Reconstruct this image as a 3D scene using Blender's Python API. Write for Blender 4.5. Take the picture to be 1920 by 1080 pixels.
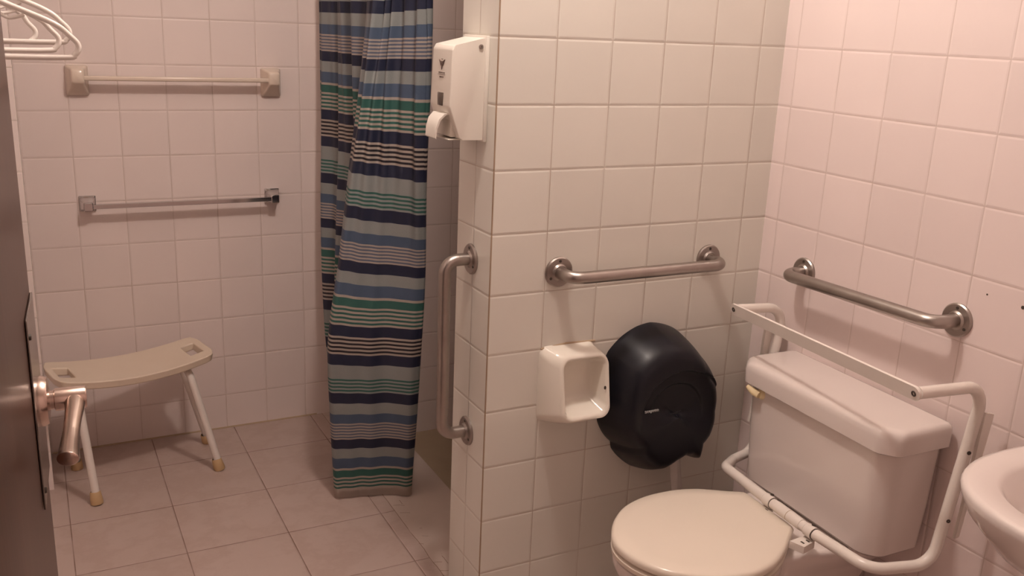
import bpy, bmesh, math, random
from math import sin, cos, pi, radians
from mathutils import Vector, Matrix
random.seed(4)
for o in list(bpy.data.objects): bpy.data.objects.remove(o)
scn = bpy.context.scene
COL = scn.collection

# ------------------------------------------------------------ camera, light, exposure
H = 1.528                       # eye height
cam = bpy.data.cameras.new('camera'); cam_o = bpy.data.objects.new('camera', cam); COL.objects.link(cam_o)
yaw, pitch, roll = radians(-27.7038), radians(-15.7176), radians(2.4749)
fwd = Vector((-sin(yaw)*cos(pitch), cos(yaw)*cos(pitch), sin(pitch)))
rt = Vector((cos(yaw), sin(yaw), 0)); up = rt.cross(fwd)
r2 = cos(roll)*rt + sin(roll)*up; u2 = -sin(roll)*rt + cos(roll)*up
M = Matrix((r2, u2, -fwd)).transposed().to_4x4(); M.translation = Vector((0, 0, H))
cam_o.matrix_world = M
cam.sensor_width = 36; cam.lens = 1748.53/1920*36; cam.clip_start = 0.02
scn.camera = cam_o
scn.view_settings.view_transform = 'Standard'; scn.view_settings.look = 'None'
scn.view_settings.gamma = 1; scn.view_settings.use_curve_mapping = False
scn.view_settings.exposure = 0.07
w = bpy.data.worlds.new('world'); scn.world = w; w.use_nodes = True
w.node_tree.nodes['Background'].inputs[0].default_value = (0.02, 0.018, 0.017, 1)
LAMP = (0.76, 1.60, 2.68)
ld = bpy.data.lights.new('lamp_light', 'POINT'); ld.shadow_soft_size = 0.07
ld.energy = 49; ld.color = (1.0, 0.86, 0.775)
sl = bpy.data.lights.new('shower_fill', 'POINT'); sl.shadow_soft_size = 0.10; sl.energy = 1.3; sl.color = (1.0, 0.85, 0.70)  # added fill over the shower recess, no fixture there
so_ = bpy.data.objects.new('shower_fill', sl); COL.objects.link(so_); so_.location = (1.35, 2.75, 2.60)
lo = bpy.data.objects.new('lamp_light', ld); COL.objects.link(lo); lo.location = (LAMP[0], LAMP[1], 2.60)

T = 0.152                       # wall tile
XR, YP, YB, XP, YP2 = 1.798, 1.9364, 3.4041, 0.9556, 2.132
ZC = 2.80
ZG = 1.503 - 9*T                # a grout row level

# ------------------------------------------------------------ materials
def mat(name, col, rough=0.5, metal=0.0, **k):
    m = bpy.data.materials.new(name); m.use_nodes = True
    b = m.node_tree.nodes['Principled BSDF']
    b.inputs['Base Color'].default_value = (*col, 1); b.inputs['Roughness'].default_value = rough
    b.inputs['Metallic'].default_value = metal
    for a, v in k.items(): b.inputs[a].default_value = v
    return m
class N:
    def __init__(s, m): s.m = m; s.t = m.node_tree; s.b = s.t.nodes['Principled BSDF']
    def n(s, kind, **k):
        x = s.t.nodes.new(kind)
        for a, v in k.items(): setattr(x, a, v)
        return x
    def l(s, a, b): s.t.links.new(a, b)
    def math(s, op, a, b=None, c=None, clamp=False):
        x = s.n('ShaderNodeMath', operation=op); x.use_clamp = clamp
        for i, v in enumerate((a, b, c)):
            if v is None: continue
            if isinstance(v, (int, float)): x.inputs[i].default_value = v
            else: s.l(v, x.inputs[i])
        return x.outputs[0]
    def mix(s, f, a, b):
        x = s.n('ShaderNodeMix', data_type='RGBA')
        for i, v in ((0, f), (6, a), (7, b)):
            if isinstance(v, (int, float)): x.inputs[i].default_value = v
            elif isinstance(v, tuple): x.inputs[i].default_value = (*v, 1)
            else: s.l(v, x.inputs[i])
        return x.outputs[2]
    def noise(s, scale, detail=3, vec=None, rough=0.5):
        x = s.n('ShaderNodeTexNoise'); x.inputs['Scale'].default_value = scale
        x.inputs['Detail'].default_value = detail; x.inputs['Roughness'].default_value = rough
        if vec is None: vec = s.n('ShaderNodeTexCoord').outputs['Object']
        s.l(vec, x.inputs['Vector']); return x.outputs['Fac']
    def bump(s, h, strength=0.3, dist=0.002):
        x = s.n('ShaderNodeBump'); x.inputs['Strength'].default_value = strength
        x.inputs['Distance'].default_value = dist; s.l(h, x.inputs['Height']); s.l(x.outputs[0], s.b.inputs['Normal'])

def tile_mat(name, axis, u0, tile=(0.80, 0.76, 0.71), grout=(0.50, 0.42, 0.35), su=T, sv=T, v0=ZG, gw=0.0011,
             rough=0.22, corner=None, vaxis='Z', marb=0.0, irregular=0.0):
    m = mat(name, tile, rough); q = N(m)
    xyz = q.n('ShaderNodeSeparateXYZ'); q.l(q.n('ShaderNodeTexCoord').outputs['Object'], xyz.inputs[0])
    wob = q.math('MULTIPLY', q.math('SUBTRACT', q.noise(2.2, 1), 0.5), irregular)
    def cell(ax, o, s):
        u = q.math('DIVIDE', q.math('ADD', q.math('SUBTRACT', xyz.outputs[ax], o), wob), s)
        fr = q.math('SUBTRACT', u, q.math('FLOOR', u))
        return q.math('MULTIPLY', q.math('MINIMUM', fr, q.math('SUBTRACT', 1.0, fr)), s), q.math('FLOOR', u)
    du, fu = cell(axis, u0, su); dv, fv = cell(vaxis, v0, sv)
    d = q.math('MINIMUM', du, dv)
    g = q.n('ShaderNodeMapRange', interpolation_type='SMOOTHSTEP'); q.l(d, g.inputs[0])
    g.inputs[1].default_value = gw*0.55; g.inputs[2].default_value = gw*1.7
    cmb = q.n('ShaderNodeCombineXYZ'); q.l(fu, cmb.inputs[0]); q.l(fv, cmb.inputs[1])
    wn = q.n('ShaderNodeTexWhiteNoise'); q.l(cmb.outputs[0], wn.inputs[0])
    val = q.math('ADD', 0.965, q.math('MULTIPLY', wn.outputs['Value'], 0.055))
    n1 = q.noise(5.0, 4)
    val = q.math('MULTIPLY', val, q.math('ADD', 0.97, q.math('MULTIPLY', n1, 0.06)))
    hs = q.n('ShaderNodeHueSaturation'); hs.inputs['Color'].default_value = (*tile, 1); q.l(val, hs.inputs['Value'])
    tc = hs.outputs[0]
    if marb:
        n2 = q.noise(3.2, 9, rough=0.66)
        band = q.math('SUBTRACT', 1.0, q.math('MULTIPLY', q.math('ABSOLUTE', q.math('SUBTRACT', n2, 0.5)), 16.0), clamp=True)
        blot = q.n('ShaderNodeMapRange'); q.l(q.noise(7.0, 6, rough=0.7), blot.inputs[0]); blot.inputs[1].default_value = 0.42; blot.inputs[2].default_value = 0.7
        tc = q.mix(q.math('MULTIPLY', band, marb), tc, (tile[0]*0.80, tile[1]*0.74, tile[2]*0.70))
        tc = q.mix(q.math('MULTIPLY', blot.outputs[0], marb*0.5), tc, (tile[0]*0.86, tile[1]*0.82, tile[2]*0.78))
    # grout with worn, uneven depth of colour
    gn = q.n('ShaderNodeMapRange'); q.l(q.noise(9.0, 3), gn.inputs[0]); gn.inputs[1].default_value = 0.35; gn.inputs[2].default_value = 0.65
    gc = q.mix(gn.outputs[0], grout, (grout[0]*0.45+tile[0]*0.50, grout[1]*0.45+tile[1]*0.50, grout[2]*0.45+tile[2]*0.50))
    c = q.mix(g.outputs[0], gc, tc)
    if corner is not None:
        dc = q.math('ABSOLUTE', q.math('SUBTRACT', xyz.outputs[axis], corner))
        cm = q.n('ShaderNodeMapRange', interpolation_type='SMOOTHSTEP'); q.l(dc, cm.inputs[0]); cm.inputs[1].default_value = 0.0022; cm.inputs[2].default_value = 0.0032
        c = q.mix(cm.outputs[0], q.mix(q.noise(14, 2), (0.26, 0.16, 0.09), (0.46, 0.35, 0.25)), c)
    q.l(c, q.b.inputs['Base Color'])
    rr = q.math('ADD', rough, q.math('MULTIPLY', q.math('SUBTRACT', 1.0, g.outputs[0]), 0.5)); q.l(rr, q.b.inputs['Roughness'])
    pil = q.n('ShaderNodeMapRange', interpolation_type='SMOOTHSTEP'); q.l(d, pil.inputs[0]); pil.inputs[2].default_value = 0.006
    tilt = q.math('MULTIPLY', q.noise(6.5, 1), 0.55)
    q.bump(q.math('ADD', pil.outputs[0], tilt), 0.35, 0.0025)
    return m

PINK = (0.80, 0.70, 0.665); CREAM = (0.79, 0.765, 0.695)  # camera colour cast, pink to neutral, is put into the per-wall tile tints
M_back = tile_mat('back_wall_tile', 'X', 0.1265, tile=(0.82, 0.705, 0.665), grout=(0.57, 0.45, 0.39))
M_part = tile_mat('partition_tile', 'X', XP, tile=CREAM, corner=XP)
M_end = tile_mat('partition_end_tile', 'Y', 2.036, tile=CREAM, su=T, corner=YP)
M_right = tile_mat('right_wall_tile', 'Y', 1.8873, tile=(0.84, 0.71, 0.68), grout=(0.60, 0.47, 0.42))
M_left = tile_mat('left_wall_tile', 'Y', 3.404, tile=PINK)
M_floor = tile_mat('floor_tile', 'X', 0.0113, tile=(0.52, 0.405, 0.36), grout=(0.20, 0.12, 0.09), su=0.2975, sv=0.3003, v0=3.1609, vaxis='Y', gw=0.0014, rough=0.34, marb=0.45)
M_thr = mat('cracked_threshold_tile', (0.62, 0.50, 0.44), 0.36)
q = N(M_thr); xyz = q.n('ShaderNodeSeparateXYZ'); q.l(q.n('ShaderNodeTexCoord').outputs['Object'], xyz.inputs[0])
wv_ = q.math('MULTIPLY', q.math('SUBTRACT', q.noise(9, 3), 0.5), 0.035)
xx = q.math('ADD', xyz.outputs['X'], q.math('MULTIPLY', wv_, 0.35)); yy = q.math('ADD', q.math('ADD', xyz.outputs['Y'], wv_), q.math('MULTIPLY', xyz.outputs['X'], 0.45))
def line_(v, s_, o_):
    u = q.math('DIVIDE', q.math('SUBTRACT', v, o_), s_); fr = q.math('SUBTRACT', u, q.math('FLOOR', u))
    return q.math('MULTIPLY', q.math('MINIMUM', fr, q.math('SUBTRACT', 1.0, fr)), s_)
dy_ = line_(yy, 0.052, 0.01); near_ = q.math('LESS_THAN', xyz.outputs['X'], 0.992)
patch_ = q.math('GREATER_THAN', q.noise(16, 2), 0.50)
mk_y = q.math('MULTIPLY', q.math('MULTIPLY', q.math('LESS_THAN', dy_, 0.0012), near_), patch_)
d2_ = q.math('ABSOLUTE', q.math('SUBTRACT', xx, 0.988)); mk_x2 = q.math('MULTIPLY', q.math('LESS_THAN', d2_, 0.0011), q.math('GREATER_THAN', q.noise(11, 2), 0.54))
mk_x = q.math('LESS_THAN', q.math('ABSOLUTE', q.math('SUBTRACT', xx, 0.9505)), 0.0013)
mk = q.math('MAXIMUM', q.math('MAXIMUM', mk_y, mk_x2), mk_x)
bc_ = q.mix(q.noise(7, 6, rough=0.7), (0.52, 0.41, 0.355), (0.60, 0.49, 0.43))
q.l(q.mix(mk, bc_, (0.27, 0.18, 0.13)), q.b.inputs['Base Color'])
M_pan = mat('tan_shower_floor', (0.45, 0.34, 0.23), 0.5)
q = N(M_pan); q.l(q.mix(q.noise(9, 5), (0.40, 0.30, 0.20), (0.49, 0.375, 0.26)), q.b.inputs['Base Color'])
M_ceil = mat('ceiling_paint', (0.80, 0.76, 0.72), 0.8); q = N(M_ceil); q.bump(q.noise(160, 3), 0.15, 0.001)
M_porc = mat('porcelain', (0.80, 0.725, 0.68), 0.12); M_porc.node_tree.nodes['Principled BSDF'].inputs['Coat Weight'].default_value = 0.3
q = N(M_porc); q.l(q.mix(q.noise(3, 3), (0.78, 0.69, 0.65), (0.81, 0.725, 0.685)), q.b.inputs['Base Color'])
M_soap = mat('soap_dish_porcelain', (0.84, 0.79, 0.70), 0.08)
q = N(M_soap); q.l(q.mix(q.noise(12, 3), (0.82, 0.77, 0.675), (0.85, 0.80, 0.715)), q.b.inputs['Base Color'])
M_beige = mat('beige_ceramic', (0.72, 0.60, 0.50), 0.2)
q = N(M_beige); q.l(q.mix(q.noise(20, 3), (0.70, 0.58, 0.475), (0.75, 0.63, 0.535)), q.b.inputs['Base Color'])
M_white = mat('white_enamel_tube', (0.83, 0.76, 0.70), 0.25)
q = N(M_white); q.l(q.mix(q.noise(30, 3), (0.81, 0.74, 0.675), (0.85, 0.78, 0.725)), q.b.inputs['Base Color'])
M_seat = mat('cream_seat_plastic', (0.84, 0.745, 0.63), 0.22)
q = N(M_seat); q.l(q.mix(q.noise(5, 3), (0.82, 0.73, 0.615), (0.855, 0.76, 0.655)), q.b.inputs['Base Color'])
M_case = mat('white_case_plastic', (0.83, 0.78, 0.70), 0.3)
q = N(M_case); q.bump(q.noise(400, 2), 0.05, 0.0005)
M_steel = mat('brushed_stainless', (0.40, 0.36, 0.33), 0.32, 1.0)
q = N(M_steel); mp = q.n('ShaderNodeMapping'); q.l(q.n('ShaderNodeTexCoord').outputs['Object'], mp.inputs[0]); mp.inputs['Scale'].default_value = (60, 60, 60)
nz = q.noise(1.0, 4, mp.outputs[0]); q.l(q.math('ADD', 0.24, q.math('MULTIPLY', nz, 0.22)), q.b.inputs['Roughness'])
q.l(q.mix(q.noise(18, 3), (0.34, 0.30, 0.275), (0.47, 0.43, 0.40)), q.b.inputs['Base Color'])
M_chrome = mat('chrome', (0.62, 0.60, 0.60), 0.09, 1.0)
M_satin = mat('satin_nickel', (0.60, 0.47, 0.41), 0.24, 1.0)
M_plate = mat('dull_metal_plate', (0.33, 0.30, 0.28), 0.20, 1.0)
M_dark = mat('dark_screw', (0.06, 0.045, 0.035), 0.5)
M_smoke = mat('smoked_black_plastic', (0.010, 0.010, 0.015), 0.34, **{'Specular IOR Level': 0.28})
q = N(M_smoke); q.l(q.math('ADD', 0.30, q.math('MULTIPLY', q.noise(40, 4), 0.10)), q.b.inputs['Roughness'])
M_ink = mat('faded_ink', (0.16, 0.11, 0.09), 0.6)
M_letter = mat('raised_letters', (0.35, 0.34, 0.33), 0.4)
M_window = mat('tinted_window', (0.10, 0.075, 0.06), 0.15)
M_bench = mat('ivory_bench_plastic', (0.73, 0.61, 0.485), 0.4)
q = N(M_bench); q.l(q.mix(q.noise(12, 4), (0.70, 0.575, 0.45), (0.75, 0.635, 0.515)), q.b.inputs['Base Color']); q.bump(q.noise(220, 2), 0.12, 0.001)
M_foot = mat('yellowed_rubber', (0.55, 0.37, 0.20), 0.6)
M_flush = mat('yellowed_lever', (0.76, 0.62, 0.38), 0.35)
M_hang = mat('white_hanger_plastic', (0.86, 0.80, 0.74), 0.3)
M_paper = mat('tissue', (0.82, 0.76, 0.72), 0.9); M_paper.node_tree.nodes['Principled BSDF'].inputs['Alpha'].default_value = 0.8
M_caulk = mat('stained_caulk', (0.45, 0.33, 0.22), 0.7)
M_lamp = mat('lamp_glass', (1, 1, 1), 0.4)
M_lamp.node_tree.nodes['Principled BSDF'].inputs['Emission Color'].default_value = (1.0, 0.80, 0.69, 1)
M_lamp.node_tree.nodes['Principled BSDF'].inputs['Emission Strength'].default_value = 6
# varnished dark wood
M_wood = mat('dark_varnished_wood', (0.06, 0.025, 0.016), 0.28); q = N(M_wood); q.b.inputs['Specular IOR Level'].default_value = 0.15
mp = q.n('ShaderNodeMapping'); q.l(q.n('ShaderNodeTexCoord').outputs['Object'], mp.inputs[0]); mp.inputs['Scale'].default_value = (40, 40, 2.2)
g1 = q.noise(1.6, 6, mp.outputs[0]); q.l(q.mix(g1, (0.022, 0.010, 0.007), (0.08, 0.036, 0.024)), q.b.inputs['Base Color'])
q.bump(g1, 0.15, 0.001)
# curtain cloths
def cloth(name, col, tr=0.25):
    m = mat(name, col, 0.55); q = N(m)
    wv = q.noise(500, 1); q.l(q.mix(wv, tuple(c*0.88 for c in col), tuple(min(1, c*1.1) for c in col)), q.b.inputs['Base Color'])
    tl = q.n('ShaderNodeBsdfTranslucent'); tl.inputs[0].default_value = (*col, 1)
    mx = q.n('ShaderNodeMixShader'); mx.inputs[0].default_value = tr
    q.l(q.b.outputs[0], mx.inputs[1]); q.l(tl.outputs[0], mx.inputs[2])
    q.l(mx.outputs[0], q.t.nodes['Material Output'].inputs['Surface'])
    return m
C_navy = cloth('curtain_navy', (0.010, 0.014, 0.040), 0.05)
C_black = cloth('curtain_black', (0.012, 0.010, 0.016), 0.05)
C_blue = cloth('curtain_blue', (0.085, 0.125, 0.20))
C_green = cloth('curtain_green', (0.040, 0.135, 0.115))
C_cream = cloth('curtain_cream', (0.47, 0.40, 0.35))
C_pale = cloth('curtain_pale_aqua', (0.315, 0.335, 0.325))
C_slate = cloth('curtain_slate', (0.13, 0.15, 0.21))
C_hem = cloth('curtain_clear_hem', (0.62, 0.52, 0.45), 0.5)
q = N(C_hem); q.b.inputs['Alpha'].default_value = 0.55

# ------------------------------------------------------------ mesh helpers
def obj(name, bm, m, parent=None, smooth=35, mats=None):
    me = bpy.data.meshes.new(name)
    bmesh.ops.remove_doubles(bm, verts=bm.verts, dist=1e-6)
    bmesh.ops.recalc_face_normals(bm, faces=bm.faces)
    bm.to_mesh(me); bm.free()
    for x in (mats or [m]): me.materials.append(x)
    if smooth:
        me.shade_smooth(); me.set_sharp_from_angle(angle=radians(smooth))
    o = bpy.data.objects.new(name, me); COL.objects.link(o)
    if parent is not None:
        o.parent = parent; o.matrix_parent_inverse = PINV.get(parent.name, Matrix())
    return o
PINV = {}
def thing(name, label, cat, loc=(0, 0, 0), group=None):
    o = bpy.data.objects.new(name, None); COL.objects.link(o); o.location = loc
    o.empty_display_size = 0.05
    o['label'] = label; o['category'] = cat
    if group: o['group'] = group
    PINV[o.name] = Matrix.Translation(Vector(loc)).inverted()
    return o
def tag(o, label, cat, group=None):
    o['label'] = label; o['category'] = cat
    if group: o['group'] = group
    return o
def struct(name, bm, m, smooth=0):
    o = obj(name, bm, m, smooth=smooth); o['kind'] = 'structure'; return o
def B(): return bmesh.new()
def box(bm, x0, x1, y0, y1, z0, z1, bev=0.0, seg=2, rot=None, at=None):
    t = bmesh.new(); bmesh.ops.create_cube(t, size=1)
    for v in t.verts:
        v.co = Vector(((x0+x1)/2+v.co.x*(x1-x0), (y0+y1)/2+v.co.y*(y1-y0), (z0+z1)/2+v.co.z*(z1-z0)))
    if bev: bmesh.ops.bevel(t, geom=list(t.edges), offset=bev, segments=seg, profile=0.5, affect='EDGES')
    if rot is not None:
        for v in t.verts: v.co = rot @ (v.co-Vector(at)) + Vector(at)
    merge(bm, t); return bm
def merge(bm, t):
    mp = {v: bm.verts.new(v.co) for v in t.verts}
    for f in t.faces:
        nf = bm.faces.new([mp[v] for v in f.verts]); nf.material_index = f.material_index
    t.free()
def fillet(pts, r, n=8):
    pts = [Vector(p) for p in pts]; out = [pts[0]]
    for i in range(1, len(pts)-1):
        a, b, c = pts[i-1], pts[i], pts[i+1]
        d1, d2 = (a-b).normalized(), (c-b).normalized()
        ang = d1.angle(d2); k = min(r/math.tan(ang/2), (a-b).length*0.49, (c-b).length*0.49)
        rr = k*math.tan(ang/2); ctr = b+(d1+d2).normalized()*(rr/sin(ang/2))
        s, e = b+d1*k-ctr, b+d2*k-ctr; tot = s.angle(e)
        for j in range(n+1):
            t = j/n; v = (s*sin((1-t)*tot)+e*sin(t*tot))/sin(tot); out.append(ctr+v)
    out.append(pts[-1]); return out
def spline(pts, n=8):
    pts = [Vector(p) for p in pts]; P = [2*pts[0]-pts[1]]+pts+[2*pts[-1]-pts[-2]]; out = []
    for i in range(1, len(P)-2):
        for j in range(n):
            t = j/n
            out.append(0.5*((2*P[i])+(P[i+1]-P[i-1])*t+(2*P[i-1]-5*P[i]+4*P[i+1]-P[i+2])*t*t+(3*P[i]-P[i-1]-3*P[i+1]+P[i+2])*t**3))
    out.append(pts[-1]); return out
def tube(bm, path, r, seg=20, cap=True, sq=None, radii=None):
    path = [Vector(p) for p in path]; n = len(path); rings = []
    t0 = (path[1]-path[0]).normalized(); nrm = t0.orthogonal().normalized()
    if sq is not None: nrm = Vector(sq)-t0*Vector(sq).dot(t0); nrm.normalize()
    for i, p in enumerate(path):
        t = (path[min(i+1, n-1)]-path[max(i-1, 0)]).normalized()
        nrm = (nrm-t*nrm.dot(t)).normalized(); b = t.cross(nrm); R = radii[i] if radii else r
        ra, rb = R if isinstance(R, tuple) else (R, R)
        rings.append([bm.verts.new(p+nrm*cos(2*pi*k/seg)*ra+b*sin(2*pi*k/seg)*rb) for k in range(seg)])
    for a, b in zip(rings, rings[1:]):
        for k in range(seg): bm.faces.new((a[k], a[(k+1) % seg], b[(k+1) % seg], b[k]))
    if cap:
        bm.faces.new(rings[0][::-1]); bm.faces.new(rings[-1])
    return bm
def lathe(bm, prof, at, axis, seg=32):
    # prof: (radius, height) along axis from 'at'
    ax = Vector(axis).normalized(); n = ax.orthogonal().normalized(); b = ax.cross(n); rings = []
    for r, h in prof:
        c = Vector(at)+ax*h
        if r < 1e-6: rings.append([bm.verts.new(c)])
        else: rings.append([bm.verts.new(c+n*cos(2*pi*k/seg)*r+b*sin(2*pi*k/seg)*r) for k in range(seg)])
    for a, c in zip(rings, rings[1:]):
        for k in range(seg):
            if len(a) == 1: bm.faces.new((a[0], c[(k+1) % seg], c[k]))
            elif len(c) == 1: bm.faces.new((a[k], a[(k+1) % seg], c[0]))
            else: bm.faces.new((a[k], a[(k+1) % seg], c[(k+1) % seg], c[k]))
    return bm
def loft(bm, rings, cap0=True, cap1=True):
    R = [[bm.verts.new(p) for p in r] for r in rings]; n = len(R[0])
    for a, b in zip(R, R[1:]):
        for k in range(n): bm.faces.new((a[k], a[(k+1) % n], b[(k+1) % n], b[k]))
    if cap0: bm.faces.new(R[0][::-1])
    if cap1: bm.faces.new(R[-1])
    return bm
def rrect(hx, hy, r, n=6):
    out = []
    for cx, cy, a0 in ((hx-r, hy-r, 0), (-hx+r, hy-r, 90), (-hx+r, -hy+r, 180), (hx-r, -hy+r, 270)):
        for j in range(n+1):
            a = radians(a0+90*j/n); out.append((cx+r*cos(a), cy+r*sin(a)))
    return out
def text_bm(s, size, place, depth=0.0006):
    cu = bpy.data.curves.new('t', 'FONT'); cu.body = s; cu.size = size; cu.extrude = depth/2; cu.align_x = 'CENTER'; cu.align_y = 'CENTER'
    ob = bpy.data.objects.new('t', cu); COL.objects.link(ob)
    dg = bpy.context.evaluated_depsgraph_get(); dg.update()
    me = bpy.data.meshes.new_from_object(ob.evaluated_get(dg)); bm = bmesh.new(); bm.from_mesh(me)
    bm.transform(place); bpy.data.objects.remove(ob); bpy.data.curves.remove(cu); bpy.data.meshes.remove(me)
    return bm
def frame(origin, xdir, ydir):
    x = Vector(xdir).normalized(); y = Vector(ydir).normalized(); z = x.cross(y)
    m = Matrix((x, y, z)).transposed().to_4x4(); m.translation = Vector(origin); return m

# ------------------------------------------------------------ the room
ZS = -0.152
b = B(); box(b, -0.7, 0.949, -0.6, YB+0.1, -0.1, 0); struct('floor', b, M_floor)
b = B(); box(b, 0.949, 1.172, YP2-0.1, YB+0.1, -0.1, 0); box(b, 0.949, 1.9, -0.6, YP+0.1, -0.1, 0); o = struct('floor_threshold', b, M_thr)
bpy.data.objects.remove(o)
b = B(); box(b, 0.949, 1.9, -0.6, YP2-0.05, -0.1, 0); struct('floor_toilet', b, M_floor)
b = B(); box(b, 0.949, 1.172, YP2-0.05, YB+0.1, -0.2, 0); struct('floor_threshold', b, M_thr)
b = B(); box(b, 1.172, 1.95, YP2-0.05, YB+0.1, -0.25, ZS); struct('floor_shower', b, M_pan)
b = B(); box(b, -0.8, 1.95, YB, YB+0.12, -0.25, ZC); struct('wall_back', b, M_back)
b = B(); box(b, XR, XR+0.12, -0.6, YB+0.12, -0.25, ZC); struct('wall_right', b, M_right)
# partition: its faces take their own tile runs
b = B(); box(b, XP, XR, YP, YP2, -0.2, ZC)
for f in b.faces:
    f.material_index = 1 if abs(f.normal.x) > 0.5 else 0
o = obj('wall_partition', b, None, smooth=0, mats=[M_part, M_end]); o['kind'] = 'structure'
for p in o.data.polygons: p.material_index = 1 if abs(p.normal.x) > 0.5 else 0
# left side: a stub by the bench, an alcove behind the open door
b = B(); box(b, -0.8, -0.025, 3.12, YB, 0, ZC)
o = struct('wall_left', b, M_left)
b = B(); box(b, -0.8, -0.62, 0.36, 3.12, 0, ZC); box(b, -0.8, -0.10, -0.6, 0.40, 0, ZC); struct('wall_alcove', b, M_left)
b = B(); box(b, -0.8, 1.95, -0.72, -0.6, -0.2, ZC); struct('wall_front', b, M_right)
b = B(); box(b, -0.8, 1.95, -0.72, YB+0.12, ZC, ZC+0.1); struct('ceiling', b, M_ceil)
# grimy caulk along the foot of the back wall
b = B(); tube(b, [(-0.02, YB-0.001, 0.001), (0.4, YB-0.001, 0.001), (0.93, YB-0.001, 0.001)], 0.004, 8)
struct('trim_1', b, M_caulk, smooth=40)
# dark line where the two right hand walls meet is grout only; small stains and screw holes on the right wall
for i, (y, z, r) in enumerate(((1.236, 1.016, 0.0022), (1.152, 1.011, 0.0040))):
    b = B(); lathe(b, [(0, 0.0006), (r, 0.0005), (r, -0.001)], (XR, y, z), (-1, 0, 0), 12)
    tag(obj('wall_plug', b, M_dark), ('small dark plugged hole in the pink wall above the basin', 'dark plugged hole at the right edge of the pink wall')[i], 'wall plug')

# ceiling lamp
t = thing('ceiling_lamp', 'round frosted glass ceiling lamp over the middle of the bathroom', 'lamp', (LAMP[0], LAMP[1], ZC))
b = B(); lathe(b, [(0, 0), (0.15, 0), (0.15, -0.025), (0.12, -0.03), (0, -0.03)], (LAMP[0], LAMP[1], ZC), (0, 0, 1)); obj('lamp_base', b, M_case, t)
b = B(); lathe(b, [(0.125, -0.03), (0.13, -0.05), (0.12, -0.085), (0.08, -0.115), (0, -0.125)], (LAMP[0], LAMP[1], ZC), (0, 0, 1)); obj('lamp_shade', b, M_lamp, t)

# ------------------------------------------------------------ grab bars
def grab(name_label, base, a, c, out, r=0.0155, so=0.072, fr=0.0385):
    a, c, out = Vector(a), Vector(c), Vector(out)
    t = thing('grab_bar', name_label, 'grab bar', tuple((a+c)/2), 'stainless grab bars on the tiled walls')
    d = (c-a).normalized()
    b = B(); tube(b, fillet([a+out*0.003, a+out*so, c+out*so, c+out*0.003], 0.050, 12), r, 24); obj('rail', b, M_steel, t)
    for p in (a, c):
        b = B(); lathe(b, [(fr, 0), (fr, 0.004), (fr-0.003, 0.007), (r+0.006, 0.0075), (r+0.002, 0.012), (0, 0.012)], p, out, 36)
        fl = obj('flange', b, M_steel, t)
        for k in range(3):
            n = out.orthogonal().normalized(); m2 = out.cross(n); an = radians(90+120*k)
            up_ = Vector((0, 0, 1)); sd = out.cross(up_)
            q_ = p+(up_*sin(an)+sd*cos(an))*(fr*0.74)
            b = B(); lathe(b, [(0.004, 0.0065), (0.0035, 0.0085), (0.0012, 0.0088), (0, 0.0076)], q_, out, 12)
            obj('screw', b, M_dark, fl)
    return t
grab('horizontal stainless grab bar on the partition above the black dispenser', None, (1.145, YP, 0.943), (1.612, YP, 0.942), (0, -1, 0))
grab('horizontal stainless grab bar on the pink wall above the toilet tank', None, (XR, 1.764, 0.932), (XR, 1.295, 0.941), (-1, 0, 0))
grab('upright stainless grab bar on the narrow end of the partition', None, (XP, 2.043, 0.965), (XP, 2.038, 0.503), (-1, 0, 0))

# ------------------------------------------------------------ dispensers
# white soap dispenser on the partition end
t = thing('soap_dispenser', 'white wall dispenser with push lever on the partition end above the upright bar', 'soap dispenser', (XP, 2.04, 1.27))
y0, y1 = 1.985, 2.100
prof = [(XP, 1.500), (0.872, 1.480), (0.866, 1.470), (0.861, 1.342), (0.887, 1.270), (0.895, 1.266), (XP, 1.266)]
b = B(); loft(b, [[(x, y0, z) for x, z in prof], [(x, y1, z) for x, z in prof]])
bmesh.ops.bevel(b, geom=[e for e in b.edges if all(v.co.x < XP-0.001 for v in e.verts)], offset=0.0035, segments=3, profile=0.5, affect='EDGES')
obj('case', b, M_case, t)
b = B(); box(b, XP-0.009, XP, 1.979, 2.106, 1.262, 1.503, 0.002); obj('back_plate', b, M_case, t)
b = B(); lathe(b, [(0.0055, 0), (0.0055, 0.0025), (0.004, 0.003), (0.0018, 0.003), (0.0015, 0.001), (0, 0.001)], (0.936, 1.985, 1.478), (0, -1, 0), 20); obj('lock', b, M_steel, t)
b = B(); box(b, 0.8585, 0.864, 2.024, 2.052, 1.342, 1.372, 0.0015); obj('sight_window', b, M_window, t)
# push lever: a bent tongue leaving the slanted lower front
sec = [(0.872, 1.327), (0.857, 1.325), (0.845, 1.313), (0.838, 1.293), (0.836, 1.270)]
cols_ = []
for i, (x, z) in enumerate(sec):
    hw = 0.036-0.007*i/4; cols_.append((x, z, hw))
b = B()
ringsA = []
for k, (x, z, hw) in enumerate(cols_):
    ringsA.append([(x, 2.037-hw, z), (x, 2.037+hw, z), (x+0.0035, 2.037+hw, z-0.003), (x+0.0035, 2.037-hw, z-0.003)])
loft(b, ringsA); obj('push_lever', b, M_case, t)
b = B(); box(b, 0.872, 0.892, 2.002, 2.084, 1.272, 1.325, 0.003); box(b, 0.866, 0.895, 1.999, 2.087, 1.265, 1.268, 0.001); obj('nozzle_housing', b, M_case, t)
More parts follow.
